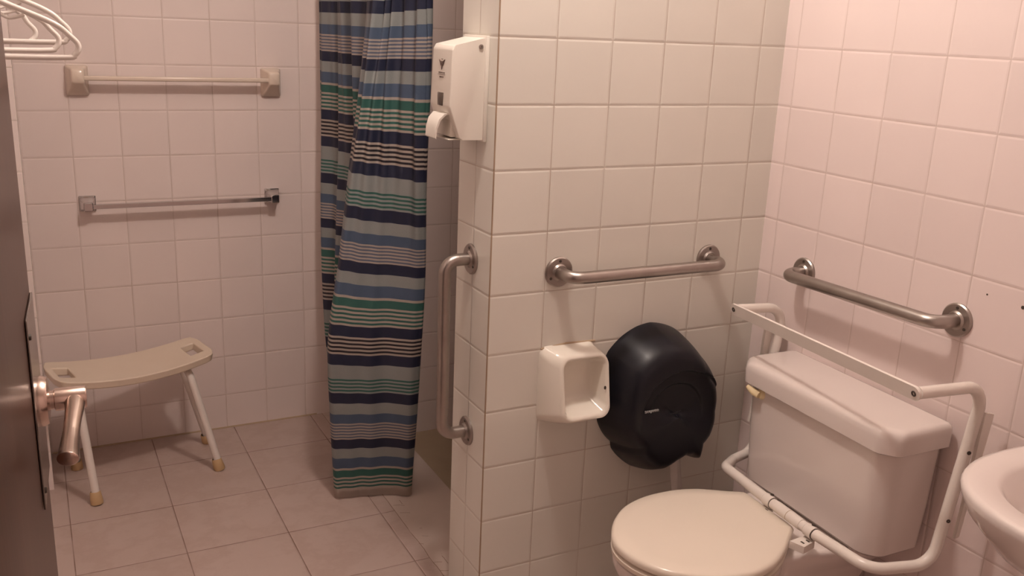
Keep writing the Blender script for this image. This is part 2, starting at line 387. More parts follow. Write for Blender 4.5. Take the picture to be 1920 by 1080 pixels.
# winged emblem and faint print
FX = 0.8635
b = B()
def poly(bm, pts, o, e=0.0005):
    # pts in (y, z) local, y grows towards image left
    loft(bm, [[(FX-0.0008-(0.002 if False else 0)+0.0004*(0), o[0]+p[0], o[1]+p[1]) for p in pts], [(FX+0.002, o[0]+p[0], o[1]+p[1]) for p in pts]])
o_ = (2.040, 1.436)
poly(b, [(0.0, -0.013), (0.003, -0.004), (0.003, 0.006), (-0.003, 0.006), (-0.003, -0.004)], o_)
poly(b, [(0.004, 0.002), (0.006, -0.004), (0.009, 0.001), (0.016, 0.010), (0.006, 0.006)], o_)
poly(b, [(-0.004, 0.002), (-0.006, 0.006), (-0.016, 0.010), (-0.009, 0.001), (-0.006, -0.004)], o_)
poly(b, [(0.0025, 0.010), (-0.0025, 0.010), (-0.0025, 0.0115), (0.0025, 0.0115)], o_)
obj('emblem', b, M_ink, t, smooth=0)
b = B()
rnd = random.Random(2)
for row, (z, w_, h_) in enumerate(((1.4165, 0.042, 0.0022), (1.4125, 0.040, 0.0009), (1.4065, 0.020, 0.0030))):
    yy = 2.040-w_/2
    while yy < 2.040+w_/2:
        l_ = rnd.uniform(0.0016, 0.0034)
        if row == 1 or rnd.random() < 0.88:
            box(b, FX-0.0008, FX+0.002, yy, yy+l_*(1.0 if row == 1 else 0.72), z-h_/2, z+h_/2*rnd.uniform(0.7, 1))
        yy += l_
obj('print', b, M_ink, t, smooth=0)

# recessed white ceramic paper holder / soap dish on the partition
def dish():
    t = thing('soap_dish', 'white glazed ceramic soap dish mounted on partition beside the black dispenser', 'soap dish', (1.19, YP, 0.65))
    # sections of the rim in (x, z): back flange to front rim, then down into the bowl
    def sec(cx, cz, hx, hz, r, y, tiltz=0.0, n=8):
        return [(cx+p[0], y+tiltz*(p[1]/hz), cz+p[1]) for p in rrect(hx, hz, r, n)]
    cx, cz = 1.184, 0.647
    R = [sec(cx, cz, 0.082, 0.103, 0.022, YP), sec(cx+0.001, cz, 0.080, 0.100, 0.026, YP-0.012), sec(cx+0.008, cz+0.002, 0.078, 0.094, 0.030, YP-0.040, 0.008),
         sec(cx+0.018, cz+0.002, 0.073, 0.086, 0.030, YP-0.064, 0.012), sec(cx+0.021, cz+0.002, 0.069, 0.081, 0.028, YP-0.071, 0.014), sec(cx+0.021, cz+0.003, 0.064, 0.075, 0.025, YP-0.071, 0.014),
         sec(cx+0.020, cz+0.004, 0.060, 0.070, 0.022, YP-0.064, 0.012), sec(cx+0.016, cz+0.010, 0.054, 0.058, 0.020, YP-0.030, 0.0), sec(cx+0.012, cz+0.012, 0.048, 0.048, 0.018, YP-0.014), sec(cx+0.012, cz+0.012, 0.030, 0.030, 0.012, YP-0.012)]
    b = B(); loft(b, R, cap0=True, cap1=True); obj('bowl', b, M_soap, t, smooth=60)
    b = B(); lathe(b, [(0, 0.0), (0.003, 0.0), (0.003, -0.002)], (1.262, YP-0.0715, 0.643), (0, -1, 0), 12)
    for v in b.verts: v.co.z = 0.643+(v.co.z-0.643)*1.6
    obj('rim_hole', b, M_dark, t)
    b = B(); tube(b, [(1.106, YP-0.001, 0.744), (1.18, YP-0.001, 0.751), (1.266, YP-0.001, 0.748)], 0.0028, 8)
    obj('caulk', b, M_caulk, t)
dish()

# black jumbo roll dispenser
t = thing('toilet_roll_dispenser', 'large round smoked black jumbo toilet roll dispenser on the partition', 'toilet roll dispenser', (1.45, YP, 0.58))
out_px = [(1.437,.779),(1.474,.772),(1.513,.757),(1.568,.707),(1.612,.650),(1.638,.610),(1.646,.565),(1.642,.530),(1.640,.490),(1.620,.445),(1.592,.420),(1.582,.372),
          (1.552,.390),(1.520,.394),(1.485,.380),(1.440,.362),(1.408,.366),(1.375,.392),(1.342,.430),(1.338,.450),(1.312,.478),(1.292,.515),(1.286,.560),(1.286,.610),(1.292,.660),(1.310,.712),(1.350,.750),(1.395,.772)]
cx, cz = 1.47, 0.565
ang = sorted([(math.atan2(z-cz, x-cx), math.hypot(x-cx, z-cz)) for x, z in out_px])
def rad(a):
    a = (a+pi) % (2*pi)-pi; L = ang
    for i in range(len(L)):
        a0, r0 = L[i]; a1, r1 = L[(i+1) % len(L)]
        if i == len(L)-1: a1 += 2*pi
        aa = a if a >= a0 else a+2*pi
        if a0 <= aa <= a1:
            t_ = (aa-a0)/(a1-a0); return r0+(r1-r0)*t_
    return L[0][1]
NA, NR = 260, 96
b = B(); rows = []
hub = (0.045, -0.02)
for j in range(NR+1):
    s = j/NR; row = []
    for i in range(NA):
        a = 2*pi*i/NA-pi; R_ = rad(a); r_ = R_*(1-(1-s)**1.0)
        # depth profile: rolled edge, then a flat dome
        e = 1-s
        dep = 0.118*(1-max(0, 1-e/0.34)**2.6)+0.010*e
        x, z = cx+r_*cos(a), cz+r_*sin(a)
        # overlapping lip: inner disc is set back below a spiral edge
        dx, dz = x-(cx-0.008), z-(cz-0.012); dd = math.hypot(dx, dz); aa = math.degrees(math.atan2(dz, dx)) % 360
        lipr = 0.128+0.05*max(0, (60-aa)/60) if aa < 60 else 0.118-0.012*(aa-60)/120
        A = aa if aa < 230 else aa-360
        sm = lambda v: max(0, min(1, v))**2*(3-2*max(0, min(1, v)))
        lipr = 0.128+0.05*max(0, min(1, (60-A)/60))-0.012*max(0, min(1, (A-60)/120))
        dep -= 0.016*sm((A+60)/70)*sm((205-A)/80)/(1+math.exp(max(-60, min(60, (dd-lipr)/0.0010))))
        dep -= 0.008*sm((A+20)/50)*sm((175-A)/50)/(1+math.exp(max(-60, min(60, (dd-0.088)/0.0016))))
        row.append(b.verts.new((x, YP-0.006-dep, z)) if j else None)
    rows.append(row)
ctr = b.verts.new((cx, sum(v.co.y for v in rows[1])/NA, cz))
for i in range(NA): b.faces.new((ctr, rows[1][i], rows[1][(i+1) % NA]))
for j in range(1, NR):
    for i in range(NA): b.faces.new((rows[j][i], rows[j+1][i], rows[j+1][(i+1) % NA], rows[j][(i+1) % NA]))
last = rows[NR]; bk = [b.verts.new((v.co.x, YP, v.co.z)) for v in last]
for i in range(NA): b.faces.new((last[i], bk[i], bk[(i+1) % NA], last[(i+1) % NA]))
obj('cover', b, M_smoke, t, smooth=70)
b = text_bm('SAN JAMAR', 0.0085, frame((1.372, YP-0.130, 0.584), (1, 0, 0), (0, 0, 1)), 0.004); obj('lettering', b, M_letter, t, smooth=0)
b = B(); tube(b, [(1.43, YP-0.1265, 0.566), (1.445, YP-0.127, 0.5655), (1.47, YP-0.127, 0.569)], 0.0014, 8); obj('moulded_mark', b, M_smoke, t)
# tissue tail
b = B(); rows = []
for j in range(9):
    z = 0.425-0.016*j; rows.append([b.verts.new((1.490+0.0015*j+0.036*i/6, 1.868-0.002*j+0.004*sin(i*1.1+j*0.3), z)) for i in range(7)])
for a_, c_ in zip(rows, rows[1:]):
    for i in range(6): b.faces.new((a_[i], a_[i+1], c_[i+1], c_[i]))
o = obj('tissue_tail', b, M_paper, t)
md = o.modifiers.new('thick', 'SOLIDIFY'); md.thickness = 0.0003

# ------------------------------------------------------------ towel bars on the back wall
t = thing('ceramic_towel_bar', 'beige ceramic towel bar, upper of the two bars on the back wall', 'towel bar', (0.46, YB, 1.30))
for s, x in ((-1, 0.157), (1, 0.782)):
    # bracket leaning out from a square base
    b = B()
    R = []
    for (yy, hx, hz, cz_, cx_) in ((0, 0.034, 0.049, 1.300, 0), (0.010, 0.034, 0.049, 1.300, 0), (0.030, 0.027, 0.040, 1.305, 0.0), (0.052, 0.020, 0.028, 1.312, 0), (0.066, 0.019, 0.022, 1.315, 0), (0.070, 0.015, 0.018, 1.315, 0)):
        R.append([(x+cx_+p[0], YB-yy, cz_-0.002+p[1]) for p in rrect(hx, hz, 0.007, 4)])
    loft(b, R); obj('bracket', b, M_beige, t, smooth=50)
b = B(); box(b, 0.160, 0.782, YB-0.064, YB-0.038, 1.300, 1.315, 0.005, 4); obj('bar', b, M_beige, t)

t = thing('chrome_towel_bar', 'slim chrome towel bar, lower of the two bars on the back wall', 'towel bar', (0.47, YB, 0.89))
for x in (0.158, 0.775):
    b = B(); R = []
    for yy, h in ((0, 0.026), (0.008, 0.026), (0.014, 0.020), (0.040, 0.014), (0.062, 0.014), (0.064, 0.012)):
        R.append([(x+p[0], YB-yy, (0.892 if yy < 0.02 else 0.889)+p[1]) for p in rrect(h, h, 0.003, 3)])
    loft(b, R); obj('bracket', b, M_chrome, t)
b = B(); box(b, 0.160, 0.773, YB-0.061, YB-0.045, 0.881, 0.896, 0.0012, 1); obj('bar', b, M_chrome, t)

# ------------------------------------------------------------ shower curtain
def cr(p0, p1, p2, p3, t): return 0.5*((2*p1)+(p2-p0)*t+(2*p0-5*p1+4*p2-p3)*t*t+(3*p1-p0-3*p2+p3)*t**3)
LV = [  # z, control points A B C L M R E   (x, y)
 (2.02, [(0.945,3.36),(.960,3.22),(.962,3.08),(.962,2.90),(.960,2.74),(.975,2.62),(.990,2.47),(1.015,2.55)]),
 (1.58, [(0.945,3.36),(.962,3.22),(.968,3.08),(.965,2.92),(.945,2.74),(.985,2.64),(1.010,2.500),(1.030,2.60)]),
 (1.33, [(0.942,3.36),(.962,3.22),(.972,3.08),(.965,2.93),(.903,2.73),(.965,2.65),(1.018,2.510),(1.040,2.60)]),
 (1.08, [(0.940,3.36),(.958,3.22),(.975,3.07),(.960,2.93),(.857,2.715),(.950,2.64),(1.026,2.530),(1.046,2.62)]),
 (0.80, [(0.935,3.35),(.950,3.22),(.965,3.07),(.945,2.92),(.818,2.71),(.930,2.64),(1.040,2.565),(1.054,2.65)]),
 (0.55, [(0.928,3.33),(.945,3.20),(.950,3.07),(.930,2.90),(.777,2.700),(.905,2.63),(1.035,2.575),(1.045,2.66)]),
 (0.28, [(.925,3.24),(.935,3.14),(.935,3.02),(.915,2.88),(.783,2.705),(.905,2.645),(1.030,2.590),(1.035,2.66)]),
 (0.012,[(.900,3.05),(.925,3.00),(.925,2.94),(.905,2.84),(.797,2.712),(.910,2.675),(1.030,2.628),(1.020,2.68)]),
]
SK = [0, .14, .28, .42, .52, .74, .94, 1.0]
def ctl(z):
    for i in range(len(LV)-1):
        if LV[i+1][0] <= z <= LV[i][0]:
            t_ = (LV[i][0]-z)/(LV[i][0]-LV[i+1][0]); i0, i3 = max(i-1, 0), min(i+2, len(LV)-1)
            return [Vector((cr(LV[i0][1][k][0], LV[i][1][k][0], LV[i+1][1][k][0], LV[i3][1][k][0], t_), cr(LV[i0][1][k][1], LV[i][1][k][1], LV[i+1][1][k][1], LV[i3][1][k][1], t_))) for k in range(8)]
    return [Vector(p) for p in (LV[0][1] if z > LV[0][0] else LV[-1][1])]
def curtain_pt(s, z):
    P = ctl(z)
    for k in range(7):
        if s <= SK[k+1] or k == 6:
            t_ = (s-SK[k])/(SK[k+1]-SK[k]); break
    p = Vector((cr(P[max(k-1, 0)].x, P[k].x, P[k+1].x, P[min(k+2, 7)].x, t_), cr(P[max(k-1, 0)].y, P[k].y, P[k+1].y, P[min(k+2, 7)].y, t_)))
    d = (P[k+1]-P[k]).normalized(); n = Vector((-d.y, d.x))
    if s < 0.5:
        am = 0.016*min(1, (z+0.1)/0.5); f = 7.5
        off = am*sin(2*pi*f*s+0.6+0.25*sin(3*z))+0.006*sin(2*pi*17*s+2*z)
        off *= 1-max(0, (s-0.42)/0.08)*0.8
    else:
        top = max(0, min(1, (z-0.75)/0.75))
        off = (0.0035+0.010*top)*sin(2*pi*12*s+0.8*z)+0.005*sin(2*pi*5.2*s-0.5+1.3*sin(1.8*z))+0.0025*sin(23*s*2+7*z)
        off *= 0.55+0.45*top
        c_ = (s-0.80); off += 0.007*math.exp(-(c_/0.03)**2)*(1-top)
    sg = max(0, min(1, (s-0.50)/0.26)); sg = sg*sg*(3-2*sg); lf = max(0, min(1, (0.45-s)/0.45))
    dz = (-0.013*sg+0.008*lf)*max(0, min(1, (z-0.30)/0.4))*max(0, min(1, 1-(z-0.95)/0.4))
    rg = max(0, min(1, (s-0.60)/0.35)); dz += 0.020*rg*max(0, min(1, (z-1.15)/0.4))
    return (p.x+n.x*off, p.y+n.y*off, z+dz)
# stripe run, measured down one repeat of 0.60 m (top, bottom, cloth)
base = 1.213
seq = []
def st(z0, z1, m_): seq.append((z0, z1, m_))
def thin(z0, z1, m_, g_, n=4):
    h = (z0-z1)/(2*n+1); z = z0
    for i in range(2*n+1):
        st(z, z-h, g_ if i % 2 == 0 else m_); z -= h
NAVY, BLACK, BLUE, GREEN, CRM, PALE, SLATE, HEM = range(8)
st(1.213, 1.178, NAVY); thin(1.178, 1.118, BLACK, CRM, 4); st(1.118, 1.082, NAVY); st(1.082, 1.040, PALE); thin(1.040, 0.985, GREEN, PALE, 4)
st(0.985, 0.948, NAVY); st(0.948, 0.909, PALE); st(0.909, 0.876, BLUE); thin(0.876, 0.819, SLATE, CRM, 5); st(0.819, 0.785, NAVY)
st(0.785, 0.749, PALE); st(0.749, 0.712, BLUE); st(0.712, 0.704, CRM); st(0.704, 0.678, GREEN); thin(0.678, 0.617, GREEN, CRM, 4)
PER = 1.213-0.617
rowsz = []
for k in range(-2, 3):
    for z0, z1, m_ in seq: rowsz.append((z0-k*PER, z1-k*PER, m_))
rowsz.sort(key=lambda r: -r[0])
edges = []; mm = []
for z0, z1, m_ in rowsz:
    if z0 > 2.02 or z1 < 0.028: continue
    n = max(1, int(round((z0-z1)/0.012)))
    for i in range(n):
        edges.append(z0+(z1-z0)*i/n); mm.append(m_)
edges.append(0.030); 
for z in (0.020, 0.008): mm.append(HEM); edges.append(z)
NS = 320
b = B(); prev = None
for j, z in enumerate(edges):
    cur = [b.verts.new(curtain_pt(i/NS, z)) for i in range(NS+1)]
    if prev:
        for i in range(NS):
            f = b.faces.new((prev[i], prev[i+1], cur[i+1], cur[i])); f.material_index = mm[j-1]
    prev = cur
o = obj('shower_curtain', b, None, smooth=80, mats=[C_navy, C_black, C_blue, C_green, C_cream, C_pale, C_slate, C_hem])
tag(o, 'gathered shower curtain striped in navy, blue, green and cream', 'shower curtain')

# ------------------------------------------------------------ shower bench
t = thing('shower_bench', 'ivory plastic shower bench with curved seat and white tube legs by back wall', 'bench', (0.25, 3.13, 0))
c0 = Vector((0.236, 3.131)); th = radians(12.5); ux = Vector((cos(th), sin(th))); uy = Vector((-sin(th), cos(th)))
HL, HW = 0.252, 0.106
def seatpt(u, v, top=True):
    z = 0.392+0.030*(abs(u)**2.0)+0.004*(v*v)
    # plan: corners slightly rounded, long sides bowed
    x = u*HL; y = v*(HW+0.010*(1-u*u))
    if not top: z -= 0.026
    p = c0+ux*x+uy*y; return Vector((p.x, p.y, z))
NU, NV = 44, 18
def hole(i, j):
    u = -1+2*(i+0.5)/NU; v = -1+2*(j+0.5)/NV
    return (0.74 < abs(u) < 0.90) and abs(v) < 0.45
b = B(); top = {}; bot = {}
for i in range(NU+1):
    for j in range(NV+1):
        u = -1+2*i/NU; v = -1+2*j/NV
        cu_ = 1-0.05*max(0, abs(v)-0.6)/0.4*(abs(u)**6); cv = 1-0.07*(max(0, abs(u)-0.85)/0.15)**2
        top[i, j] = b.verts.new(seatpt(u*cu_, v*cv)); bot[i, j] = b.verts.new(seatpt(u*cu_*0.985, v*cv*0.96, False))
for i in range(NU):
    for j in range(NV):
        if hole(i, j): continue
        b.faces.new((top[i, j], top[i+1, j], top[i+1, j+1], top[i, j+1])); b.faces.new((bot[i, j], bot[i, j+1], bot[i+1, j+1], bot[i+1, j]))
        for di, dj, a_, c_ in ((0, -1, (i, j), (i+1, j)), (1, 0, (i+1, j), (i+1, j+1)), (0, 1, (i+1, j+1), (i, j+1)), (-1, 0, (i, j+1), (i, j))):
            ii, jj = i+di, j+dj
            if not (0 <= ii < NU and 0 <= jj < NV) or hole(ii, jj): b.faces.new((top[c_], top[a_], bot[a_], bot[c_]))
seat = obj('seat', b, M_bench, t, smooth=50)
md = seat.modifiers.new('soft', 'BEVEL'); md.width = 0.004; md.segments = 3; md.limit_method = 'ANGLE'; md.angle_limit = radians(50)
for pts in (([(0.492, 3.063, 0.012), (0.412, 3.085, 0.362), (0.398, 3.200, 0.362), (0.492, 3.296, 0.012)]),
            ([(0.094, 2.966, 0.012), (0.066, 3.010, 0.362), (0.052, 3.110, 0.362), (0.050, 3.250, 0.012)])):
    b = B(); tube(b, fillet(pts, 0.035, 10), 0.0125, 18); lg = obj('leg', b, M_white, t)
    for p, q_ in ((pts[0], pts[1]), (pts[3], pts[2])):
        d = (Vector(q_)-Vector(p)).normalized(); a_ = Vector((p[0], p[1], 0))
        b = B(); lathe(b, [(0, 0.002), (0.019, 0.002), (0.0195, 0.010), (0.0165, 0.040), (0.0135, 0.044)], a_, d, 20)
        for v in b.verts: v.co.z = max(v.co.z, 0.0005)
        f = obj('rubber_foot', b, M_foot, lg)

# ------------------------------------------------------------ toilet
TH = radians(2.0); TO = Vector((1.795, 1.508, 0))
def TL(a, bb, z):   # a: out from the wall, bb: along the wall away from the camera
    return (TO.x-a*cos(TH)+bb*sin(TH), TO.y+a*sin(TH)*0.6+bb*cos(TH), z)
t = thing('toilet', 'white two piece toilet with closed cream seat lid against the pink wall', 'toilet', (1.5, 1.52, 0))
def plan_lid(a0, a1, hb, ch, z, r=0.012):
    pts = [(a0, -hb), (a1-ch, -hb), (a1, -hb+ch*1.15), (a1, hb-ch*1.15), (a1-ch, hb), (a0, hb)]
    out = []
    n = len(pts)
    for i in range(n):
        p, q_, s = Vector(pts[i-1]), Vector(pts[i]), Vector(pts[(i+1) % n])
        d1, d2 = (p-q_).normalized(), (s-q_).normalized()
        k = min(r, (p-q_).length*0.4, (s-q_).length*0.4)
        A, C_ = q_+d1*k, q_+d2*k
        for j in range(5):
            u = j/4; out.append(tuple((1-u)**2*A+2*u*(1-u)*q_+u*u*C_))
    return [TL(x, y, z) for x, y in out]
b = B()
loft(b, [plan_lid(0.004, 0.186, 0.258, 0.030, 0.655), plan_lid(0, 0.192, 0.263, 0.032, 0.659), plan_lid(0, 0.193, 0.264, 0.032, 0.692), plan_lid(0.001, 0.1915, 0.263, 0.033, 0.703),
         plan_lid(0.003, 0.188, 0.260, 0.034, 0.710), plan_lid(0.006, 0.182, 0.255, 0.034, 0.714), plan_lid(0.012, 0.174, 0.248, 0.034, 0.7155)])
obj('tank_lid', b, M_porc, t, smooth=40)
b = B()
loft(b, [plan_lid(0.02, 0.155, 0.220, 0.03, 0.378, 0.02), plan_lid(0.01, 0.168, 0.234, 0.03, 0.392, 0.02), plan_lid(0.006, 0.172, 0.240, 0.03, 0.50, 0.02), plan_lid(0.004, 0.176, 0.246, 0.03, 0.655, 0.02)])
obj('tank', b, M_porc, t, smooth=40)
# flush lever
b = B(); lathe(b, [(0, 0), (0.014, 0), (0.014, 0.006), (0.009, 0.012), (0, 0.012)], TL(0.172, 0.175, 0.640), (-1, 0, 0), 20)
tube(b, [TL(0.186, 0.172, 0.640), TL(0.190, 0.190, 0.643), TL(0.193, 0.212, 0.650)], 0.008, 14, radii=[(0.010, 0.008), (0.010, 0.006), (0.006, 0.005)])
obj('flush_lever', b, M_flush, t)
# bowl, seat and lid
SEAT = [(1.116,1.580),(1.151,1.622),(1.206,1.662),(1.279,1.684),(1.36,1.684),(1.42,1.668),(1.46,1.645),(1.495,1.622),(1.522,1.606),(1.530,1.59),(1.527,1.51),(1.522,1.43),(1.512,1.415),(1.479,1.389),(1.424,1.349),(1.368,1.320),(1.293,1.307),(1.215,1.327),(1.150,1.367),(1.117,1.404),(1.094,1.458),(1.089,1.509),(1.097,1.546)]
SC = Vector((1.34, 1.515))
def outline(off, z):
    ring = SEAT+SEAT[:3]; out = []
    pr = spline([Vector((x, y, 0)) for x, y in ring], 5)
    k0 = 5; pr = pr[k0:k0+5*len(SEAT)]
    for p in pr:
        d = Vector((p.x, p.y))-SC; L = d.length; d = d*((L+off)/L); out.append((SC.x+d.x, SC.y+d.y, z))
    return out
b = B(); loft(b, [outline(-0.008, 0.402), outline(0, 0.406), outline(0.001, 0.415), outline(-0.002, 0.421), outline(-0.008, 0.4245), outline(-0.04, 0.426)]); obj('seat_lid', b, M_seat, t, smooth=50)
b = B(); loft(b, [outline(-0.008, 0.380), outline(-0.001, 0.384), outline(0.0, 0.394), outline(-0.008, 0.399)]); obj('seat_ring', b, M_seat, t, smooth=50)
def bowl_ring(z, sc, sx, sy):
    return [(SC.x+sx+(x-SC.x)*sc, SC.y+(y-SC.y)*sc*sy, z) for x, y, _ in outline(-0.006, z)]
b = B(); loft(b, [bowl_ring(0.0, .80, 0.06, .72), bowl_ring(0.03, .78, 0.06, .70), bowl_ring(0.14, .70, 0.07, .72), bowl_ring(0.22, .78, 0.05, .86), bowl_ring(0.29, .90, 0.02, .97),
                  bowl_ring(0.335, .975, 0.003, 1), bowl_ring(0.358, 1.0, 0, 1), bowl_ring(0.374, .995, 0, 1), bowl_ring(0.378, .96, 0, 1)]); obj('bowl', b, M_porc, t, smooth=60)
b = B()
loft(b, [[TL(a, bb, z) for a, bb in ((0.03, -w1), (0.33, -w2), (0.33, w2), (0.03, w1))] for z, w1, w2 in ((0.0, .085, .10), (0.2, .085, .10), (0.30, .13, .125), (0.35, .175, .135), (0.377, .185, .135))])
bmesh.ops.bevel(b, geom=list(b.edges), offset=0.012, segments=3, profile=0.5, affect='EDGES')
obj('rear_deck', b, M_porc, t, smooth=60)

# safety frame round the tank
t = thing('toilet_safety_frame', 'white tubular toilet safety frame bent around the toilet tank', 'safety frame', (1.62, 1.48, 0.44))
yn, yf = 1.160, 1.800
main = fillet([(1.530, yn, 0.858), (1.738, yn, 0.844), (1.668, yn, 0.436), (1.522, yn+0.035, 0.440), (1.516, 1.36, 0.441), (1.528, 1.52, 0.441), (1.556, yf-0.085, 0.434), (1.640, yf-0.022, 0.412), (1.716, yf-0.012, 0.42), (1.778, yf, 0.826), (1.612, yf, 0.838)], 0.052, 10)
b = B(); tube(b, main, 0.0128, 22); obj('tube_frame', b, M_white, t)
# flat rail between the two arm ends
A_, B_ = Vector((1.522, yn, 0.859)), Vector((1.605, yf, 0.838))
b = B(); dv = (B_-A_).normalized(); nv = Vector((0, 0, 1)).cross(dv).normalized(); uv = dv.cross(nv)
uv = Vector((0, 0, 1))*0.93+nv*0.2; uv.normalize()
nv2 = dv.cross(uv).normalized()
ov = []
for j in range(17):
    an = -pi/2-pi*j/16; ov.append((cos(an)*0.0135, sin(an)*0.0135))
def oval(off):
    pts = []
    for j in range(17):
        an = pi/2+pi*j/16; pts.append(A_+dv*(cos(an)*0.0155)+uv*(sin(an)*0.0155))
    for j in range(17):
        an = -pi/2+pi*j/16; pts.append(B_+dv*(cos(an)*0.0155)+uv*(sin(an)*0.0155))
    return [p+nv2*off for p in pts]
loft(b, [oval(0.003), oval(-0.003)]); obj('flat_rail', b, M_white, t, smooth=40)
for P_ in (A_, B_):
    s_ = 1 if nv2.x < 0 else -1
    b = B(); lathe(b, [(0.0065, 0.0), (0.006, 0.0045), (0.0035, 0.005), (0.003, 0.002), (0, 0.002)], P_, nv2*s_, 16); obj('screw', b, M_dark, t)
for (x, z) in ((1.716, 0.700), (1.690, 0.545)):
    b = B(); lathe(b, [(0.0045, 0.010), (0.0045, 0.0135), (0.002, 0.0142), (0, 0.013)], (x-0.002, yn, z), (-0.45, -0.9, 0), 14); obj('screw', b, M_dark, t)
# folded arm strips behind the uprights
for yy, s in ((yn-0.012, 1), (yf+0.012, -1)):
    b = B(); pr = [(1.716, 0.790), (1.744, 0.782), (1.742, 0.76), (1.706, 0.500), (1.694, 0.498), (1.700, 0.55)]
    pr = [(x+0.016, z) for x, z in pr]
    loft(b, [[(x, yy-0.004, z) for x, z in pr], [(x, yy+0.004, z) for x, z in pr]]); obj('folded_arm', b, M_white, t, smooth=0)
# clamps and collar on the cross tube
def on_tube(y):
    best = min(main, key=lambda p: (abs(p.y-y) if p.z < 0.5 and p.x < 1.6 else 9)); 
    ps = [p for p in main if p.z < 0.46]; ps.sort(key=lambda p: p.y)
    for a_, c_ in zip(ps, ps[1:]):
        if a_.y <= y <= c_.y and c_.y-a_.y > 0.02:
            u = (y-a_.y)/(c_.y-a_.y); return a_.lerp(c_, u), (c_-a_).normalized()
    return best, Vector((0, 1, 0))
for y in (1.365, 1.515):
    p, d = on_tube(y)
    b = B(); tube(b, [p-d*0.0125, p+d*0.0125], 0.0150, 24); cl = obj('clamp', b, M_white, t)
    for s in (-1, 1):
        b = B(); tube(b, [p+d*0.0120*s, p+d*0.0140*s], 0.0136, 24); obj('clamp_edge', b, M_dark, cl)
    b = B(); lathe(b, [(0.0045, 0), (0.0045, 0.004), (0.002, 0.0045), (0, 0.003)], p+Vector((0.006, 0, 0.0135)), (0.3, 0, 1), 12); obj('screw', b, M_dark, cl)
    b = B(); loft(b, [[(p.x-0.002, y-0.016, 0.424), (p.x-0.045, y-0.026, z), (p.x-0.045, y+0.018, z), (p.x-0.002, y+0.016, 0.424)] if False else
                      [(p.x+0.002, y-0.014, z), (p.x-0.040, y-0.024, z), (p.x-0.052, y+0.010, z), (p.x+0.002, y+0.014, z)] for z in (0.406, 0.424)])
    br = obj('hinge_bracket', b, M_white, t, smooth=0)
    for dx in (-0.014, -0.030):
        b = B(); box(b, p.x+dx-0.002, p.x+dx+0.002, y-0.013, y-0.003, 0.423, 0.4248); obj('slot', b, M_dark, br, smooth=0)
p, d = on_tube(1.440)
b = B(); tube(b, [p-d*0.045, p+d*0.045], 0.0140, 24); obj('sleeve', b, M_white, t)
b = B(); tube(b, [p-d*0.0008, p+d*0.0008], 0.01425, 24); obj('sleeve_seam', b, M_caulk, t)

# ------------------------------------------------------------ wash basin at the right edge
t = thing('wash_basin', 'white wall hung wash basin cut off at the right edge', 'basin', (XR, 0.73, 0.65))
def bas(sx, sy, z, cx_=1.565, cy_=0.742, wall=True):
    pts = []
    for k in range(64):
        a = 2*pi*k/64; e = 0.82
        c_, s_ = cos(a), sin(a); x = cx_+sx*math.copysign(abs(c_)**e, c_); y = cy_+sy*math.copysign(abs(s_)**e, s_)
        if wall and x > 1.60: x = 1.60+(x-1.60)*1.0
        pts.append((min(x, XR-0.001), y, z))
    return pts
b = B()
loft(b, [bas(.10, .10, .60, 1.66), bas(.16, .15, .64, 1.63), bas(.215, .205, .70, 1.595), bas(.236, .238, .755, 1.57), bas(.245, .248, .785), bas(.247, .250, .797), bas(.243, .246, .804), bas(.234, .237, .806),
         bas(.192, .196, .803, 1.562), bas(.182, .186, .796, 1.562), bas(.152, .163, .75, 1.565), bas(.125, .13, .70, 1.57), bas(.05, .05, .672, 1.59), bas(.022, .022, .668, 1.60)])
obj('basin', b, M_porc, t, smooth=60)
b = B(); lathe(b, [(0.021, 0), (0.021, 0.003), (0.012, 0.002), (0, 0.001)], (1.60, 0.745, 0.6685), (0, 0, 1), 20); obj('drain', b, M_chrome, t)

# ------------------------------------------------------------ open door with lever
e1 = Vector((-0.0165, 1.325, 0)); e0 = Vector((-0.066, 0.47, 0)); dd = (e1-e0).normalized(); dn = Vector((dd.y, -dd.x, 0))
def D(s, n, z): p = e1-dd*s+dn*n; return Vector((p.x, p.y, z))     # s back from latch edge, n out of the face
W_ = (e1-e0).length
t = bpy.data.objects.new('door_1', None); COL.objects.link(t); t.location = tuple(e0); t['kind'] = 'structure'; t['label'] = 'dark varnished wooden door standing open at the left edge'
PINV['door_1'] = Matrix.Translation(Vector(tuple(e0))).inverted()
def dbox(b, s0, s1, n0, n1, z0, z1, bev=0.0):
    tb = bmesh.new(); box(tb, 0, 1, 0, 1, 0, 1)
    for v in tb.verts: v.co = D(s0+(s1-s0)*v.co.x, n0+(n1-n0)*v.co.y, z0+(z1-z0)*v.co.z)
    if bev: bmesh.ops.bevel(tb, geom=list(tb.edges), offset=bev, segments=2, profile=0.5, affect='EDGES')
    merge(b, tb)
b = B(); dbox(b, 0, W_, -0.040, 0, 0.008, 2.04, 0.0015); obj('door_leaf', b, M_wood, t)
b = B(); dbox(b, -0.0025, 0.125, 0.0005, 0.0030, 0.914, 1.165, 0.0008); dbox(b, -0.0030, -0.0008, -0.040, 0.0030, 0.914, 1.165, 0.0005); pl = obj('latch_guard', b, M_plate, t, smooth=0)
for z in (0.935, 1.140):
    b = B(); lathe(b, [(0.004, 0.003), (0.0035, 0.005), (0, 0.0055)], D(0.112, 0, z), dn, 12); obj('screw', b, M_dark, pl)
hz, hs = 1.034, 0.055
b = B(); lathe(b, [(0, 0.003), (0.033, 0.003), (0.033, 0.008), (0.030, 0.013), (0.014, 0.015), (0, 0.015)], D(hs, 0, hz), dn, 36)
hd = obj('lever_handle', b, M_satin, t)
